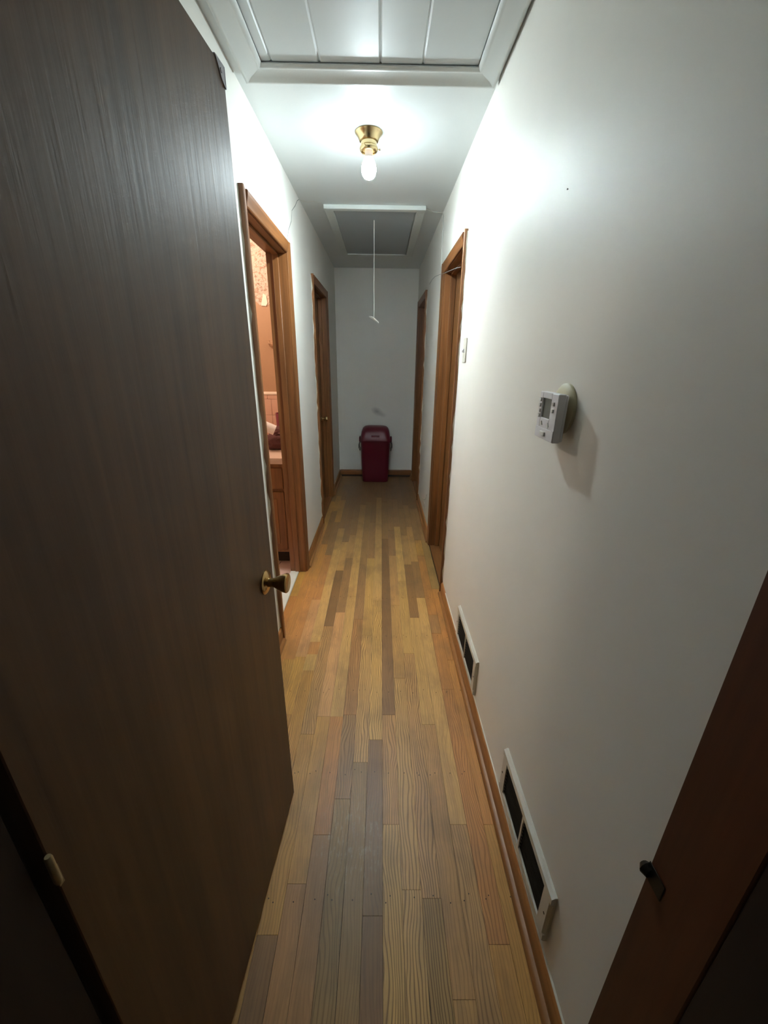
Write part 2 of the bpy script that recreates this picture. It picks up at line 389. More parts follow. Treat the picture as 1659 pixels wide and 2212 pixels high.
for i in range(-10, 7):
    ya = -0.75
    for yb, cn, gs in STR[i]:
        yb = min(yb, L - 0.001)
        x0 = max(X0 + W0 * i, XL + 0.0005); x1 = min(X0 + W0 * (i + 1), XR - 0.0005)
        bm = bmesh.new(); dz = random.uniform(-0.0005, 0.0)
        bm_box(bm, x0 + GAP / 2, x1 - GAP / 2, ya + GAP / 2, yb - GAP / 2, -0.013, dz)
        top = [e for e in bm.edges if all(abs(v.co.z - dz) < 1e-6 for v in e.verts)]
        bmesh.ops.bevel(bm, geom=top, offset=0.0005, segments=1, affect='EDGES')
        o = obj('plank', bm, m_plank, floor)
        j = lambda: random.uniform(0.93, 1.07)
        c = lin(*[p * 0.62 + t * 0.38 for p, t in zip(PAL[cn], (204, 164, 106))]); b = j(); o.color = (c[0] * b * WARM[0], c[1] * b * WARM[1] * random.uniform(.98, 1.02), c[2] * b * WARM[2] * random.uniform(.95, 1.05), min(1, gs * 1.15))
        ya = yb
for ya, yb, cn in ((1.912, 2.30, 'orange'), (2.30, 2.628, 'gold')):
    bm = bmesh.new(); bm_box(bm, -0.592, XL, ya, yb - GAP, -0.013, -0.0002)
    o = obj('plank', bm, m_plank, floor); c = lin(*PAL[cn]); o.color = (c[0], c[1], c[2], 0.2)
bm = bmesh.new()
for yy in (0.30, 0.70, 1.085, 1.485, 1.89, 2.29):
    for i in range(-9, 7):
        for q in range(random.choice((1, 1, 2))):
            bm_lathe(bm, [(0.0, 0.0006), (0.0018, 0.0006), (0.0019, -0.002)], 6, 'Z', (X0 + W0 * (i + (0.5 if q == 0 else 0.22) + random.uniform(-.12, .12)), yy + random.uniform(-.012, .012), 0))
nails = obj('nail_head', bm, m_nail, floor); nails['kind'] = 'stuff'; nails['label'] = 'rows of dark face nails in the floor strips'

# ------------------------------------------------------------------ baseboards with shoe moulding
BB = [(0, 0), (0.012, 0), (0.012, 0.070), (0.009, 0.080), (0.004, 0.085), (0, 0.086)]
SHOE = [(0.012, 0), (0.029, 0), (0.0285, 0.006), (0.0255, 0.012), (0.020, 0.0165), (0.012, 0.018)]
def baseboard(name, side, y0, y1, label):
    X = XL if side < 0 else XR
    bm = bmesh.new(); bm_prism(bm, [(X - side * p[0], p[1]) for p in BB], 'Y', y0, y1)
    b = struct(obj(name, bm, m_base, None, True), label, 'baseboard')
    bm = bmesh.new(); bm_prism(bm, [(X - side * p[0], p[1]) for p in SHOE], 'Y', y0, y1)
    obj('shoe_molding', bm, m_base, b, True)
    return b
bb_r = baseboard('baseboard_right', 1, 0.39, DOORS['R1'][0], 'brown baseboard under the two floor vents on the right wall')
ribbon('paint_line', [(XR - 0.002, y, 0.0862) for y in [0.39 + i * 0.13 for i in range(15)]], 0.006, m_spill, bb_r, (0, 0, 1))
baseboard('baseboard_right', 1, DOORS['R1'][1], DOORS['R2'][0], 'brown baseboard between the two right doorways')
baseboard('baseboard_right', 1, DOORS['R2'][1], L, 'short brown baseboard beyond the farther right doorway')
baseboard('baseboard_left', -1, 0.27, DOORS['L1'][0], 'brown baseboard behind the open dark door')
baseboard('baseboard_left', -1, DOORS['L1'][1], DOORS['L2'][0], 'brown baseboard between the two left doorways')
baseboard('baseboard_left', -1, DOORS['L2'][1], L, 'dark brown baseboard in the far left corner')
bm = bmesh.new(); bm_prism(bm, [(L - p[0], p[1]) for p in BB], 'X', XL + 0.012, XR - 0.012)
bbe = struct(obj('baseboard_back', bm, m_trim_x, None, True), 'brown baseboard along the end wall behind the bin', 'baseboard')
bm = bmesh.new(); bm_prism(bm, [(L - p[0], p[1]) for p in SHOE], 'X', XL + 0.012, XR - 0.012); obj('shoe_molding', bm, m_toe, bbe, True)

# ------------------------------------------------------------------ doorways in the long walls
def ragged(name, x, y, z0, z1, side, facing, parent, wmax=0.010):
    """paint slopped on the edge of a casing, next to the wall: irregular narrow strip"""
    bm = bmesh.new(); n = 46; A = []
    for i in range(n + 1):
        z = z0 + (z1 - z0) * i / n; ww = max(0.0012, wmax * (random.random() ** 1.6))
        yy = y + facing * 0.0006
        A.append([bm.verts.new((x, y, z)), bm.verts.new((x - side * ww, y, z)), bm.verts.new((x - side * ww, yy, z)), bm.verts.new((x, yy, z))])
    for a, b in zip(A, A[1:]):
        for j in range(4): bm.faces.new((a[j], a[(j + 1) % 4], b[(j + 1) % 4], b[j]))
    bm.faces.new(A[0]); bm.faces.new(list(reversed(A[-1])))
    return obj(name, bm, m_spill, parent)
def doorway(name, key, label, leaf=True, knob_y=None):
    a, b, zt, s = DOORS[key]
    X = XL if s < 0 else XR
    fx = lambda d: X - s * d            # d > 0 goes into the hall, d < 0 into the wall
    def bx(nm, d0, d1, y0, y1, z0, z1, mat, par, bev=0.0):
        return box(nm, min(fx(d0), fx(d1)), max(fx(d0), fx(d1)), y0, y1, z0, z1, mat, par, bev)
    t = struct(empty(name, (X, (a + b) / 2, 0)), label, 'door')
    ja, jb, jz = a + CW + 0.004, b - CW - 0.004, zt - CW - 0.004
    # casings: slightly tapered board with eased edges
    def casing(y0, y1, inner):
        bm = bmesh.new()
        o_, i_ = (y0, y1) if inner > 0 else (y1, y0)
        sg = 1 if inner > 0 else -1
        prof = [(fx(0), o_), (fx(0.017), o_), (fx(0.020), o_ + sg * 0.004), (fx(0.019), o_ + sg * 0.016), (fx(0.0135), i_ - sg * 0.014), (fx(0.012), i_ - sg * 0.004), (fx(0.009), i_), (fx(0), i_)]
        bm_prism(bm, prof, 'Z', 0, zt - 0.0)
        return obj('casing', bm, m_trim, t, False)
    casing(a, a + CW, 1); casing(b - CW, b, -1)
    bm = bmesh.new()
    prof = [(fx(0), zt), (fx(0.017), zt), (fx(0.020), zt - 0.004), (fx(0.019), zt - 0.016), (fx(0.0135), zt - CW + 0.014), (fx(0.012), zt - CW + 0.004), (fx(0.009), zt - CW), (fx(0), zt - CW)]
    bm_prism(bm, prof, 'Y', a + CW, b - CW); obj('head_casing', bm, m_trim_h, t, False)
    # jambs
    bx('jamb', 0.0, -WT, ja - 0.018, ja, 0, jz, m_trim, t); bx('jamb', 0.0, -WT, jb, jb + 0.018, 0, jz, m_trim, t)
    bx('head_jamb', 0.0, -WT, ja - 0.018, jb + 0.018, jz, jz + 0.018, m_trim_h, t)
    d0, d1 = (-0.040, -0.074)
    bx('door_stop', d0, d1, ja, ja + 0.011, 0, jz, m_trim, t, 0.002); bx('door_stop', d0, d1, jb - 0.011, jb, 0, jz, m_trim, t, 0.002)
    bx('head_stop', d0, d1, ja + 0.011, jb - 0.011, jz - 0.011, jz, m_trim_h, t, 0.002)
    ragged('paint_smear', fx(0.0), a - 0.0006, 0.09, zt - 0.01, s, -1, t)
    if leaf:
        lf = bx('door_leaf', -0.076, -0.110, ja + 0.003, jb - 0.003, 0.012, jz - 0.003, m_leaf, t, 0.001)
        bx('sill', 0.0, -WT, ja, jb, -0.013, 0.004, m_trim_h, t)
        if knob_y:
            bm = bmesh.new(); xk = fx(-0.076); dirx = -s
            prof = [(0.0, 0.0), (0.031, 0.0), (0.031, 0.004), (0.024, 0.009), (0.012, 0.012), (0.011, 0.028), (0.020, 0.034), (0.026, 0.044), (0.026, 0.056), (0.020, 0.064), (0.0, 0.066)]
            bm_lathe(bm, [(r, dirx * h) for r, h in prof], 20, 'X', (xk, knob_y, 0.885)); obj('knob', bm, m_brass2, t, True)
    return t
d_l1 = doorway('door_2', 'L1', 'nearer left wooden doorway open to the peach bathroom', leaf=False)
d_l2 = doorway('door_3', 'L2', 'farther left wooden door with a brass knob', knob_y=4.28)
d_r1 = doorway('door_4', 'R1', 'nearer right wooden doorway beside the light switch')
d_r2 = doorway('door_5', 'R2', 'farther right wooden doorway near the end wall')
a, b = DOORS['L1'][:2]
box('threshold', XL - WT, -0.593, a + CW + 0.004, b - CW - 0.004, -0.02, 0.006, m_marble, d_l1, 0.003)['label'] = 'white stone threshold'

# ------------------------------------------------------------------ entrance jambs (near doorway)
jl = struct(box('trim_1', -0.40, -0.362, 0.10, 0.262, 0, 2.03, m_jamb_shade, None, 0.002), 'wooden hinge jamb of the near doorway, shade painted into its colour', 'door frame')
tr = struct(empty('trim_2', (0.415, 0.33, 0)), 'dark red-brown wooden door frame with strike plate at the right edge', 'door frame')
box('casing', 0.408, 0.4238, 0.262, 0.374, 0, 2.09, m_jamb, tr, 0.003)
box('jamb', 0.409, 0.44, 0.10, 0.262, 0, 2.03, m_jamb_shade, tr, 0.002)  # unlit room side, its shade painted as near-black wood
bm = bmesh.new()
bm_box(bm, 0.4064, 0.4081, 0.340, 0.374, 0.748, 0.780, 0.0006)
bm_tube(bm, [(0.407, 0.366, 0.764), (0.405, 0.374, 0.764), (0.405, 0.380, 0.764)], [0.009, 0.011, 0.006], 10)
obj('strike_plate', bm, m_blackmetal, tr, True)['label'] = 'dark metal strike plate with curled lip'

# ------------------------------------------------------------------ big open flush door at left
hx, hy = -0.351, 0.272; fx_, fy_ = -0.301, 1.003
ang = math.atan2(fy_ - hy, fx_ - hx)           # direction of the leaf from hinge to free edge
DW, DH, DT = math.hypot(fx_ - hx, fy_ - hy), 1.972, 0.035
door = struct(empty('door_1', (hx, hy, 0.008)), 'large dark brown flush door standing open at the left', 'door')
door.rotation_euler = (0, 0, ang)               # local +X along the leaf, local -Y is the hall-side face
def dobj(name, bm, mat, par=door, smooth=False):
    bmesh.ops.recalc_face_normals(bm, faces=bm.faces)
    me = bpy.data.meshes.new(name); bm.to_mesh(me); bm.free(); me.materials.append(mat)
    if smooth:
        me.polygons.foreach_set('use_smooth', [True] * len(me.polygons)); me.set_sharp_from_angle(angle=math.radians(38))
    o = bpy.data.objects.new(name, me); C.objects.link(o); o.parent = par; return o
bm = bmesh.new(); bm_box(bm, 0, DW, 0, DT, 0, DH, 0.0015); dobj('door_leaf', bm, m_door, smooth=True)
KX, KZ = DW - 0.062, 0.905
bm = bmesh.new(); bm_lathe(bm, [(0.0, 0.0), (0.033, 0.0), (0.033, -0.003), (0.029, -0.007), (0.016, -0.010), (0.0, -0.010)], 28, 'Y', (KX, 0, KZ))
rose = dobj('knob_rose', bm, m_brass, smooth=True)
bm = bmesh.new(); bm_lathe(bm, [(0.0, -0.008), (0.0125, -0.008), (0.0115, -0.020), (0.013, -0.026), (0.019, -0.038), (0.0245, -0.050), (0.0265, -0.057), (0.0265, -0.060), (0.0245, -0.0625), (0.020, -0.0615), (0.0, -0.0612)], 28, 'Y', (KX, 0, KZ))
dobj('knob', bm, m_brass, smooth=True)
bm = bmesh.new(); bm_lathe(bm, [(0.0, DT + 0.05), (0.026, DT + 0.048), (0.026, DT + 0.04), (0.012, DT + 0.02), (0.012, DT + 0.006), (0.033, DT + 0.005), (0.033, DT), (0, DT)], 24, 'Y', (KX, 0, KZ)); dobj('knob', bm, m_brass, smooth=True)
bm = bmesh.new(); bm_box(bm, DW - 0.0005, DW + 0.0012, 0.006, 0.029, KZ - 0.028, KZ + 0.028); bm_box(bm, DW, DW + 0.009, 0.011, 0.024, KZ - 0.008, KZ + 0.008, 0.002); dobj('latch_plate', bm, m_brass)
# bracket screwed over the top corner
bm = bmesh.new()
bm_box(bm, DW - 0.040, DW - 0.002, -0.002, DT * 0.8, DH, DH + 0.002, 0.0006)
bm_prism(bm, [(DW - 0.038, DH + 0.002), (DW - 0.002, DH + 0.002), (DW - 0.002, DH - 0.030), (DW - 0.016, DH - 0.024)], 'Y', -0.002, -0.0002)
bm_lathe(bm, [(0.0, -0.0036), (0.0035, -0.0034), (0.004, -0.002)], 14, 'Y', (DW - 0.018, 0, DH - 0.012))
bm_box(bm, DW - 0.0005, DW + 0.0015, -0.002, DT * 0.8, DH - 0.030, DH + 0.002)
dobj('latch_bracket', bm, m_dull, smooth=True)['label'] = 'grey metal catch on the top corner'
bm = bmesh.new(); bm_lathe(bm, [(0.0, 0.925), (0.003, 0.925), (0.004, 0.929), (0.004, 0.966), (0.003, 0.970), (0.0, 0.970)], 14, 'Z', (-0.001, -0.003, 0))
bm_box(bm, 0.0, 0.006, -0.0010, 0.0003, 0.915, 0.945)
dobj('hinge', bm, m_hinge, smooth=True)['label'] = 'worn brass hinge'

# ------------------------------------------------------------------ framed access panel in the ceiling (near)
cp_ = tag(empty('ceiling_panel', ((PX0 + PX1) / 2, 1.37, H)), 'grooved grey-white ceiling access panel inside a moulded frame', 'ceiling panel')
xs = [PX0 + 0.002, -0.395, -0.226, -0.012, 0.137, PX1 - 0.004]
for xa, xb in zip(xs, xs[1:]):
    bm = bmesh.new(); g = 0.003
    bm_prism(bm, [(xa, H + 0.009), (xa + 0.006, H + 0.004), (xb - 0.006, H + 0.004), (xb, H + 0.009), (xb, H + 0.02), (xa, H + 0.02)], 'Y', PY0 + 0.003, PY1 - 0.006)
    obj('board', bm, m_panel, cp_)
box('backing', PX0 + 0.001, PX1 - 0.001, PY0 + 0.002, PY1 - 0.002, H + 0.02, H + 0.028, m_panel, cp_)
# mitred picture frame moulding: w = 0 at the inner edge, outwards; h = how far below the ceiling
PROF = [(-0.008, 0), (-0.008, 0.003), (-0.001, 0.009), (0.006, 0.011), (0.010, 0.010), (0.014, 0.011), (0.045, 0.015), (0.058, 0.021), (0.064, 0.023), (0.070, 0.021), (0.073, 0.014), (0.073, 0)]
def rail(corners):
    (ix0, iy0), (ix1, iy1), out, dlen = corners
    bm = bmesh.new(); A = []; B = []
    for wv_, hv in PROF:
        A.append(bm.verts.new((ix0 + out[0] * wv_ - dlen[0] * wv_, iy0 + out[1] * wv_ - dlen[1] * wv_, H - hv)))
        B.append(bm.verts.new((ix1 + out[0] * wv_ + dlen[0] * wv_, iy1 + out[1] * wv_ + dlen[1] * wv_, H - hv)))
    n = len(A)
    for i in range(n): bm.faces.new((A[i], A[(i + 1) % n], B[(i + 1) % n], B[i]))
    bm.faces.new(list(reversed(A))); bm.faces.new(B)
    return obj('frame_rail', bm, m_molding, cp_, True)
rail(((PX0, PY0), (PX0, PY1), (-1, 0), (0, 1)))
rail(((PX1, PY0), (PX1, PY1), (1, 0), (0, 1)))
rail(((PX0, PY1), (PX1, PY1), (0, 1), (1, 0)))
rail(((PX0, PY0), (PX1, PY0), (0, -1), (1, 0)))

# ------------------------------------------------------------------ ceiling lamp with bare bulb
LX, LY = -0.066, 2.33
lamp = tag(empty('ceiling_lamp', (LX, LY, H)), 'brass ceiling fixture with a lit bare bulb and no shade', 'lamp')
bm = bmesh.new(); bm_lathe(bm, [(0.0, 0), (0.062, 0), (0.0635, -0.003), (0.060, -0.008), (0.053, -0.014), (0.047, -0.026), (0.043, -0.034), (0.040, -0.036), (0.0, -0.036)], 40, 'Z', (LX, LY, H)); obj('canopy', bm, m_brass2, lamp, True)
bm = bmesh.new(); bm_lathe(bm, [(0.020, -0.034), (0.037, -0.034), (0.037, -0.050), (0.041, -0.053), (0.043, -0.060), (0.040, -0.069), (0.034, -0.073), (0.033, -0.070), (0.038, -0.062), (0.034, -0.052), (0.020, -0.048)], 40, 'Z', (LX, LY, H)); obj('collar', bm, m_brass2, lamp, True)
for k in range(3):
    an = math.radians(5 + 120 * k); bm = bmesh.new()
    p0 = Vector((LX, LY, H - 0.061)); dv = Vector((math.cos(an), math.sin(an), 0))
    bm_tube(bm, [p0 + dv * 0.040, p0 + dv * 0.047, p0 + dv * 0.0475, p0 + dv * 0.053], [0.0016, 0.0016, 0.004, 0.004], 10); obj('thumb_screw', bm, m_brass2, lamp, True)
bm = bmesh.new(); bm_lathe(bm, [(0.0, -0.050), (0.0175, -0.050), (0.0185, -0.060), (0.0185, -0.082), (0.019, -0.088), (0.0205, -0.094), (0.0, -0.094)], 28, 'Z', (LX, LY, H)); obj('socket', bm, m_socket, lamp, True)
bm = bmesh.new(); bm_lathe(bm, [(0.0, -0.0942), (0.0205, -0.0942), (0.025, -0.104), (0.031, -0.118), (0.0345, -0.132), (0.0340, -0.146), (0.030, -0.159), (0.022, -0.169), (0.011, -0.1745), (0.0, -0.176)], 28, 'Z', (LX, LY, H)); obj('bulb', bm, m_bulb, lamp, True)

# ------------------------------------------------------------------ attic hatch and its pull cord
hz = H - 0.026
hatch = tag(empty('attic_hatch', (-0.052, 3.92, H)), 'white framed attic hatch in the far ceiling', 'hatch')
HX0, HX1, HY0, HY1, HW = -0.397, 0.293, 3.25, 4.62, 0.060
box('frame_rail', HX0, HX1, HY0, HY0 + 0.045, hz, H, m_hatchtrim, hatch, 0.002)['label'] = 'bright front rail facing the lamp'
box('frame_rail', HX0, HX0 + HW, HY0 + 0.045, HY1 - HW, H - 0.016, H, m_hatchtrim, hatch, 0.002)
box('frame_rail', HX1 - HW, HX1, HY0 + 0.045, HY1 - HW, H - 0.016, H, m_hatchtrim, hatch, 0.002)
box('frame_rail', HX0, HX1, HY1 - HW, HY1, H - 0.016, H, m_hatchtrim, hatch, 0.002)
box('panel', HX0 + HW + 0.002, HX1 - HW - 0.008, HY0 + 0.048, HY1 - HW - 0.003, H - 0.009, H - 0.001, m_hatchpanel, hatch, 0.001)
CX, CY = -0.062, 3.54
cord = tag(empty('pull_cord', (CX, CY, H - 0.009)), 'thin white pull cord with a curved handle hanging from the hatch', 'cord')
bm = bmesh.new(); bm_tube(bm, [(CX, CY, H - 0.0095), (CX + 0.001, CY, 2.2), (CX, CY, 2.0), (CX + 0.001, CY, 1.775)], 0.0024, 6); obj('cord', bm, m_cord, cord)
bm = bmesh.new(); bm_tube(bm, [(CX + 0.045 * math.sin(t) - 0.0, CY, 1.771 - 0.022 * math.sin(t) + 0.010 * math.cos(t) ** 2 - 0.010 + (0.006 if t < 0 else 0)) for t in [-1.0, -0.6, -0.2, 0.2, 0.6, 1.0]], [0.004, 0.006, 0.007, 0.007, 0.006, 0.004], 8); obj('handle', bm, m_cord, cord, True)

# loose cables at the right of the hatch
bm = bmesh.new()
bm_tube(bm, [(HX1 - 0.012, 3.275, H - 0.0035), (0.32, 3.325, H - 0.0035), (0.35, 3.355, H - 0.0035), (0.385, 3.37, H - 0.0035), (0.412, 3.372, H - 0.0035), (0.4205, 3.365, H - 0.008), (0.4208, 3.34, 2.41), (0.4208, 3.31, 2.32), (0.4208, 3.305, 2.2), (0.4208, 3.30, 2.10)], 0.0032, 6)
tag(obj('cable', bm, m_cable, None, True, loc=(HX1, 3.275, H)), 'thin white cable from the attic hatch down to the right doorway', 'cable')
bm = bmesh.new()
bm_tube(bm, [(0.4215, 4.05, 2.10), (0.410, 3.75, 2.088), (0.398, 3.45, 2.058), (0.396, 3.16, 2.022), (0.3965, 2.95, 1.993), (0.397, 2.70, 1.962), (0.398, 2.50, 1.938), (0.4025, 2.372, 1.92)], 0.0014, 6)
tag(obj('cable', bm, m_gcable, None, True, loc=(0.4215, 4.05, 2.10)), 'thin grey cable strung across the top of the nearer right doorway', 'cable')
bm = bmesh.new()
bm_tube(bm, [(0.4215, 3.47, 0.33), (0.414, 3.46, 0.29), (0.404, 3.50, 0.27), (0.397, 3.55, 0.262), (0.400, 3.58, 0.250), (0.408, 3.52, 0.244), (0.405, 3.44, 0.25), (0.410, 3.42, 0.215)], 0.003, 6)
tag(obj('cable', bm, m_cable, None, True, loc=(0.4215, 3.47, 0.33)), 'short curled white cable end low on the right wall', 'cable')

# ------------------------------------------------------------------ light switch, thermostat, nail
sw = tag(empty('light_switch', (XR, 2.185, 1.52)), 'white toggle light switch on the right wall by the doorway', 'switch')
box('plate', XR - 0.006, XR, 2.150, 2.222, 1.462, 1.577, m_ivory, sw, 0.002)
bm = bmesh.new(); bm_prism(bm, [(XR - 0.005, 1.509), (XR - 0.005, 1.531), (XR - 0.018, 1.517), (XR - 0.017, 1.511)], 'Y', 2.181, 2.191); obj('toggle', bm, m_plastic, sw)
for zz in (1.49, 1.55):
    bm = bmesh.new(); bm_lathe(bm, [(0.0, XR - 0.0072), (0.003, XR - 0.007), (0.0034, XR - 0.0055)], 10, 'X', (0, 2.186, zz)); obj('screw', bm, m_button, sw)
TY0, TY1, TZ0, TZ1 = 0.897, 1.004, 1.301, 1.407
TXF, TXB = 0.384, 0.408
th = tag(empty('thermostat', (XR, 0.95, 1.35)), 'white digital thermostat on a round beige plate on the right wall', 'thermostat')
bm = bmesh.new(); bm_lathe(bm, [(0.0, XR), (0.056, XR), (0.056, XR - 0.006), (0.052, XR - 0.010), (0.036, TXB), (0.0, TXB)], 40, 'X', (0, 0.948, 1.372)); obj('wall_plate', bm, m_beige, th, True)
box('back_shell', TXB - 0.007, TXB, TY0 + 0.003, TY1 - 0.003, TZ0 + 0.002, TZ1 - 0.002, m_plastic, th, 0.002)
uw, vh = TY1 - TY0, TZ1 - TZ0
U = lambda u: TY1 - u * uw
V = lambda v: TZ1 - v * vh
# housing: a box whose face has a screen window cut in it
bm = bmesh.new(); sx = (U(0.66), U(0.18)); sz = (V(0.55), V(0.13)); fxx = TXF
bm_box(bm, fxx, TXB - 0.007, TY0, U(0.66), TZ0, TZ1, 0.0015)
bm_box(bm, fxx, TXB - 0.007, U(0.18), TY1, TZ0, TZ1, 0.0015)
bm_box(bm, fxx, TXB - 0.007, U(0.66), U(0.18), V(0.13), TZ1, 0.0010)
bm_box(bm, fxx, TXB - 0.007, U(0.66), U(0.18), TZ0, V(0.55), 0.0010)
bm_box(bm, fxx + 0.006, TXB - 0.007, U(0.7), U(0.15), V(0.6), V(0.1))
obj('housing', bm, m_plastic, th)
box('screen', fxx + 0.004, fxx + 0.0062, sx[0], sx[1], sz[0], sz[1], m_lcd, th)['label'] = 'blank grey display'
for u_, vs_ in ((0.085, (0.17, 0.29, 0.41, 0.52)), (0.80, (0.21, 0.35))):
    for v_ in vs_: box('button', fxx - 0.003, fxx + 0.001, U(u_ + 0.05), U(u_ - 0.05), V(v_ + 0.04), V(v_ - 0.04), m_button, th, 0.001)
for u_ in (0.30, 0.66):
    bm = bmesh.new(); bm_prism(bm, [(U(u_ + 0.06), V(0.70)), (U(u_ - 0.06), V(0.70)), (U(u_), V(0.62))], 'X', fxx - 0.0025, fxx + 0.001); obj('arrow_button', bm, m_button, th)
box('cover_flap', fxx - 0.0012, fxx + 0.001, TY0 + 0.001, TY1 - 0.001, TZ0 + 0.001, V(0.76), m_plastic, th, 0.0006)
box('slide_switch', fxx - 0.005, fxx, U(0.60), U(0.36), V(0.92), V(0.83), m_button, th, 0.001)
bm = bmesh.new(); bm_lathe(bm, [(0.0, XR - 0.003), (0.0016, XR - 0.003), (0.0018, XR - 0.002), (0.0008, XR - 0.002), (0.0008, XR)], 10, 'X', (0, 1.119, 1.842))
tag(obj('nail', bm, m_nail, None, loc=(XR, 1.119, 1.842)), 'small nail high in the right wall above the thermostat', 'nail')

# ------------------------------------------------------------------ floor vents on the right wall
def vent(y0, y1, z0, z1, label):
    t = tag(empty('wall_vent', (XR, (y0 + y1) / 2, z0)), label, 'vent', 'wall vents above the right baseboard')
    fr = 0.026; ym = (y0 + y1) / 2; xf = XR - 0.014
    def fr_bar(nm, poly, axis, a_, b_): 
        bm = bmesh.new(); bm_prism(bm, poly, axis, a_, b_); return obj(nm, bm, m_vent, t)
    # sloped-edge stamped frame
    fr_bar('frame_rail', [(XR, z1), (XR - 0.006, z1), (xf, z1 - 0.006), (xf, z1 - fr), (XR, z1 - fr)], 'Y', y0, y1)
    fr_bar('frame_rail', [(XR, z0), (XR - 0.006, z0), (xf, z0 + 0.006), (xf, z0 + fr), (XR, z0 + fr)], 'Y', y0, y1)
    fr_bar('frame_stile', [(XR, y0), (XR - 0.006, y0), (xf, y0 + 0.006), (xf, y0 + fr + 0.012), (XR, y0 + fr + 0.012)], 'Z', z0 + fr, z1 - fr)
    fr_bar('frame_stile', [(XR, y1), (XR - 0.006, y1), (xf, y1 - 0.006), (xf, y1 - fr - 0.012), (XR, y1 - fr - 0.012)], 'Z', z0 + fr, z1 - fr)
    box('mullion', xf, XR, ym - 0.004, ym + 0.004, z0 + fr, z1 - fr, m_vent, t)
    box('backing', XR - 0.0015, XR, y0 + fr, y1 - fr, z0 + fr, z1 - fr, m_dark, t)
    n = 9
    for k in range(n):
        zc = z0 + fr + (z1 - z0 - 2 * fr) * (k + 0.5) / n
        bm = bmesh.new(); bm_prism(bm, [(xf + 0.003, zc + 0.002), (xf + 0.003, zc + 0.0035), (XR - 0.0015, zc - 0.003), (XR - 0.0015, zc - 0.0045)], 'Y', y0 + fr + 0.012, y1 - fr - 0.012)
        obj('louver', bm, m_louver, t)
    bm = bmesh.new(); bm_lathe(bm, [(0.0, xf - 0.0015), (0.003, xf - 0.001), (0.0035, xf + 0.001)], 10, 'X', (0, y1 - 0.015, (z0 + z1) / 2)); obj('screw', bm, m_louver, t)
    bm = bmesh.new(); bm_lathe(bm, [(0.0, xf - 0.0015), (0.003, xf - 0.001), (0.0035, xf + 0.001)], 10, 'X', (0, y0 + 0.015, (z0 + z1) / 2)); obj('screw', bm, m_louver, t)
    return t
vent(0.556, 0.946, 0.122, 0.300, 'white framed wall vent nearest the entrance, beside the dark door frame')
vent(1.358, 1.782, 0.104, 0.284, 'white framed wall vent farther along the right baseboard')

# ------------------------------------------------------------------ maroon bin at the end of the hall
BX, BY = -0.064, 5.08
bin_ = tag(empty('trash_bin', (BX, BY, 0)), 'maroon plastic trash bin with a domed lid against the end wall', 'bin')
def rrect(hw, hd, r, n=6):
    pts = []
    for cx_, cy_, a0 in ((hw - r, hd - r, 0), (-hw + r, hd - r, 90), (-hw + r, -hd + r, 180), (hw - r, -hd + r, 270)):
        for k in range(n + 1):
            an = math.radians(a0 + 90 * k / n); pts.append((cx_ + r * math.cos(an), cy_ + r * math.sin(an)))
    return pts
def loft(bm, secs):
    rings = [[bm.verts.new((BX + p[0], BY + oy + p[1], z)) for p in rrect(hw, hd, r)] for (hw, hd, r, z, oy) in secs]
    n = len(rings[0])
    for A, B in zip(rings, rings[1:]):
        for i in range(n): bm.faces.new((A[i], A[(i + 1) % n], B[(i + 1) % n], B[i]))
    bm.faces.new(list(reversed(rings[0]))); bm.faces.new(rings[-1])
bm = bmesh.new(); loft(bm, [(.158, .108, .04, .0, 0), (.163, .112, .045, .006, 0), (.168, .116, .045, .12, 0), (.180, .128, .05, .50, 0), (.184, .132, .05, .505, 0), (.184, .132, .05, .520, 0)]); obj('body', bm, m_bin, bin_, True)
bm = bmesh.new(); loft(bm, [(.186, .134, .05, .512, 0), (.188, .136, .05, .516, 0), (.187, .135, .05, .535, 0), (.180, .128, .06, .58, .008), (.172, .118, .065, .63, .018), (.158, .102, .07, .665, .026), (.135, .080, .06, .684, .030), (.100, .050, .04, .692, .032)]); obj('lid', bm, m_bin, bin_, True)
bm = bmesh.new(); bm_box(bm, BX - .05, BX + .05, BY - .126, BY - .110, .575, .598, .005, 2); obj('lid_grip', bm, m_bin, bin_, True)
for s in (-1, 1):
    bm = bmesh.new(); bm_box(bm, BX + s * .195 - .010, BX + s * .195 + .010, BY - .045, BY + .045, .500, .562, .006, 2); obj('latch', bm, m_bin, bin_, True)
    bm = bmesh.new(); bm_tube(bm, [(BX + s * .188, BY - .05, .505), (BX + s * .208, BY - .05, .47), (BX + s * .208, BY - .05, .43), (BX + s * .196, BY - .05, .395), (BX + s * .192, BY + .05, .395), (BX + s * .208, BY + .05, .43), (BX + s * .208, BY + .05, .47), (BX + s * .188, BY + .05, .505)], .005, 8); obj('handle', bm, m_bingrey, bin_, True)

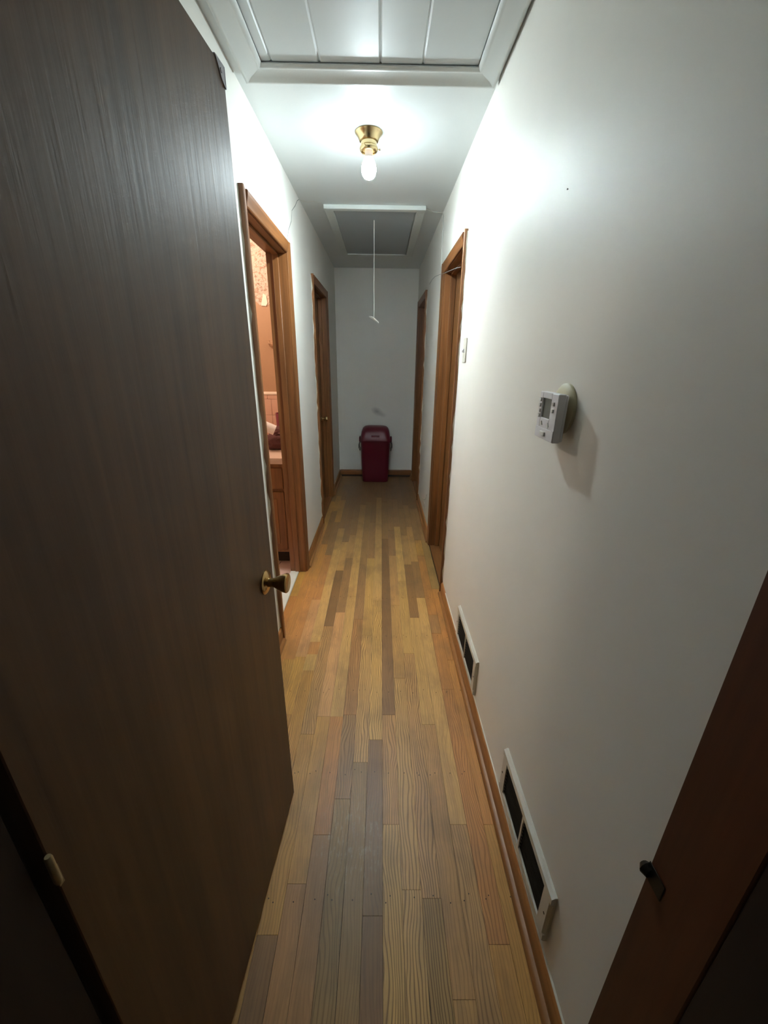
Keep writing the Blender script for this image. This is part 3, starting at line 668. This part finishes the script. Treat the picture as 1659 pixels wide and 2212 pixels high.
# ------------------------------------------------------------------ bathroom seen through the nearer left doorway
BY1, BX0, BX1 = 3.34, -2.2, XL - WT
bwall = struct(box('wall_bathroom_back', BX0, BX1, BY1, BY1 + 0.08, 0, H, m_bath), 'peach bathroom wall with pink tiles, seen through the left doorway', 'wall')
struct(box('wall_bathroom_side', BX0 - 0.08, BX0, 1.2, BY1 + 0.08, 0, H, m_bathw), 'far side wall of the bathroom', 'wall')
struct(box('wall_bathroom_front', BX0, BX1, 1.12, 1.2, 0, H, m_bathw), 'front wall of the bathroom', 'wall')
struct(box('ceiling_bathroom', BX0 - 0.08, BX1, 1.12, BY1 + 0.08, H, H + 0.06, m_bathw), 'bathroom ceiling', 'ceiling')
bfl = struct(box('floor_bathroom', BX0, BX1, 1.2, BY1, -0.04, -0.008, m_grout), 'pink tiled bathroom floor', 'floor')
for ix in range(7):
    for iy in range(12):
        x1_ = BX1 - 0.001 - ix * 0.110; y1_ = BY1 - 0.55 - iy * 0.110
        if y1_ - .107 < 1.4: continue
        box('tile', x1_ - 0.107, x1_, y1_ - 0.107, y1_, -0.008, 0.0, m_floortile, bfl, 0.0015)
rows = [(1.165 - .124 * k, 1.165 - .124 * (k - 1)) for k in range(1, 4)]
for za, zb in rows:
    for ix in range(7):
        x1_ = BX1 - 0.001 - (ix + .5) * .112 + .056
        box('tile', x1_ - .110, x1_, BY1 - 0.008, BY1, za + .001, zb - .001, m_tile, bwall, 0.0015)
for ix in range(7):
    x1_ = BX1 - 0.03 - ix * .112
    box('tile', x1_ - .110, x1_, BY1 - 0.008, BY1, 1.166, 1.196, m_tile, bwall, 0.0012)
bm = bmesh.new(); bm_prism(bm, [(BY1, 1.197), (BY1 - 0.009, 1.197), (BY1 - 0.013, 1.204), (BY1 - 0.010, 1.217), (BY1, 1.221)], 'X', BX0, BX1); obj('tile_cap', bm, m_cap, bwall)
# remnant of patterned wallpaper with a torn lower edge
bm = bmesh.new(); xs_ = [BX0 + 0.01 + k * 0.028 for k in range(55)]; xs_ = [x for x in xs_ if x < BX1]
A = []
for x in xs_:
    zb = 1.836 + (random.uniform(0.0, .03) if not (-0.93 < x < -0.84) else random.uniform(0, .002))
    A.append((bm.verts.new((x, BY1 - .0012, zb)), bm.verts.new((x, BY1 - .0012, H - .001))))
for p, q in zip(A, A[1:]): bm.faces.new((p[0], q[0], q[1], p[1]))
r = bmesh.ops.extrude_face_region(bm, geom=bm.faces[:]); bmesh.ops.translate(bm, verts=[e for e in r['geom'] if isinstance(e, bmesh.types.BMVert)], vec=(0, .001, 0))
obj('wallpaper', bm, m_wallpaper, bwall)['label'] = 'patterned wallpaper torn along its lower edge'
bm = bmesh.new(); bm_prism(bm, [(-0.893, 1.834), (-0.858, 1.832), (-0.846, 1.85), (-0.850, 1.90), (-0.872, 1.915), (-0.88, 1.885)], 'Y', BY1 - 0.006, BY1 - 0.002); obj('torn_flap', bm, m_torn, bwall)
hk = tag(empty('wall_hook', (-0.835, BY1, 1.57)), 'small peach wall hook in the bathroom above the tiles', 'hook')
bm = bmesh.new(); bm_lathe(bm, [(0.0, BY1), (0.024, BY1), (0.022, BY1 - .008), (0.0, BY1 - .010)], 16, 'Y', (-0.835, 0, 1.57)); obj('base', bm, m_bath, hk, True)
bm = bmesh.new(); bm_tube(bm, [(-0.835, BY1 - .008, 1.565), (-0.840, BY1 - .035, 1.56), (-0.845, BY1 - .045, 1.575), (-0.848, BY1 - .045, 1.595)], [.010, .010, .009, .007], 10); obj('peg', bm, m_bath, hk, True)
# vanity
VX0, VX1, VY = -1.55, BX1 - 0.002, 2.735
van = tag(empty('vanity_cabinet', (-1.1, 3.0, 0)), 'wooden bathroom vanity with a peach countertop behind the left doorway', 'cabinet')
box('carcass', VX0, VX1, VY + 0.018, BY1 - 0.001, 0.10, 0.785, m_vanity, van)
box('toe_kick', VX0, VX1, VY + 0.07, BY1 - 0.001, 0.0, 0.10, m_toe, van)
box('countertop', VX0 - .01, VX1, VY - 0.018, BY1 - 0.009, 0.787, 0.830, m_counter, van, 0.004, 2)
nd = 3; dw = (VX1 - VX0 - 0.02) / nd
for k in range(nd):
    xa = VX0 + 0.01 + dw * k + 0.008; xb = xa + dw - 0.03
    dr = box('drawer', xa, xb, VY, VY + 0.018, 0.60, 0.755, m_vanity, van, 0.004)
    bm = bmesh.new(); bm_lathe(bm, [(0, VY - .024), (.014, VY - .022), (.014, VY - .016), (.006, VY - .008), (.006, VY)], 14, 'Y', ((xa + xb) / 2, 0, .68)); obj('knob', bm, m_brass, dr, True)
    cd = box('door', xa, xb, VY, VY + 0.018, 0.125, 0.580, m_vanity, van, 0.004)
    box('raised_panel', xa + .05, xb - .05, VY - 0.005, VY + 0.001, 0.175, 0.530, m_vanity, cd, 0.004)
# things on the counter
tw = tag(empty('folded_towel', (-0.86, 3.05, 0.83)), 'dark brown crumpled towel on the bathroom counter', 'towel')
def lump(name, mat, parent, c, rx, ry, rz, seed):
    rnd = random.Random(seed); bm = bmesh.new(); bmesh.ops.create_icosphere(bm, subdivisions=3, radius=1)
    for v in bm.verts:
        n_ = v.co.normalized(); k_ = 1 + .10 * math.sin(7 * n_.x + seed) * math.sin(6 * n_.y + 2) + .07 * math.sin(11 * n_.z + 5 * n_.x)
        z = n_.z * rz * k_; z = max(z, -rz * .72)
        v.co = Vector((c[0] + n_.x * rx * k_, c[1] + n_.y * ry * k_, c[2] + z))
    return obj(name, bm, mat, parent, True)
lump('lower_fold', m_towel, tw, (-0.79, 3.07, 0.83 + .05), .095, .12, .07, 1)
lump('upper_fold', m_towel, tw, (-0.77, 3.09, 0.83 + .115), .075, .085, .045, 4)
bm = bmesh.new(); bm_tube(bm, [(-0.865, 2.925, 1.030), (-0.815, 2.935, 1.005), (-0.768, 2.945, 0.982)], [.034, .036, .036], 18)
tag(obj('rolled_towel', bm, m_wtowel, None, True, loc=(-0.80, 2.94, 0.98)), 'white rolled towel lying on the dark brown towel', 'towel')
bm = bmesh.new(); bm_lathe(bm, [(0, .830), (.034, .830), (.036, .84), (.042, 1.06), (.042, 1.07), (.038, 1.07), (.034, .84), (0, .838)], 24, 'Z', (-0.785, 3.24, 0))
tag(obj('cup', bm, m_maroon, None, True, loc=(-0.785, 3.24, .83)), 'maroon cup behind the rolled towel on the counter', 'cup')
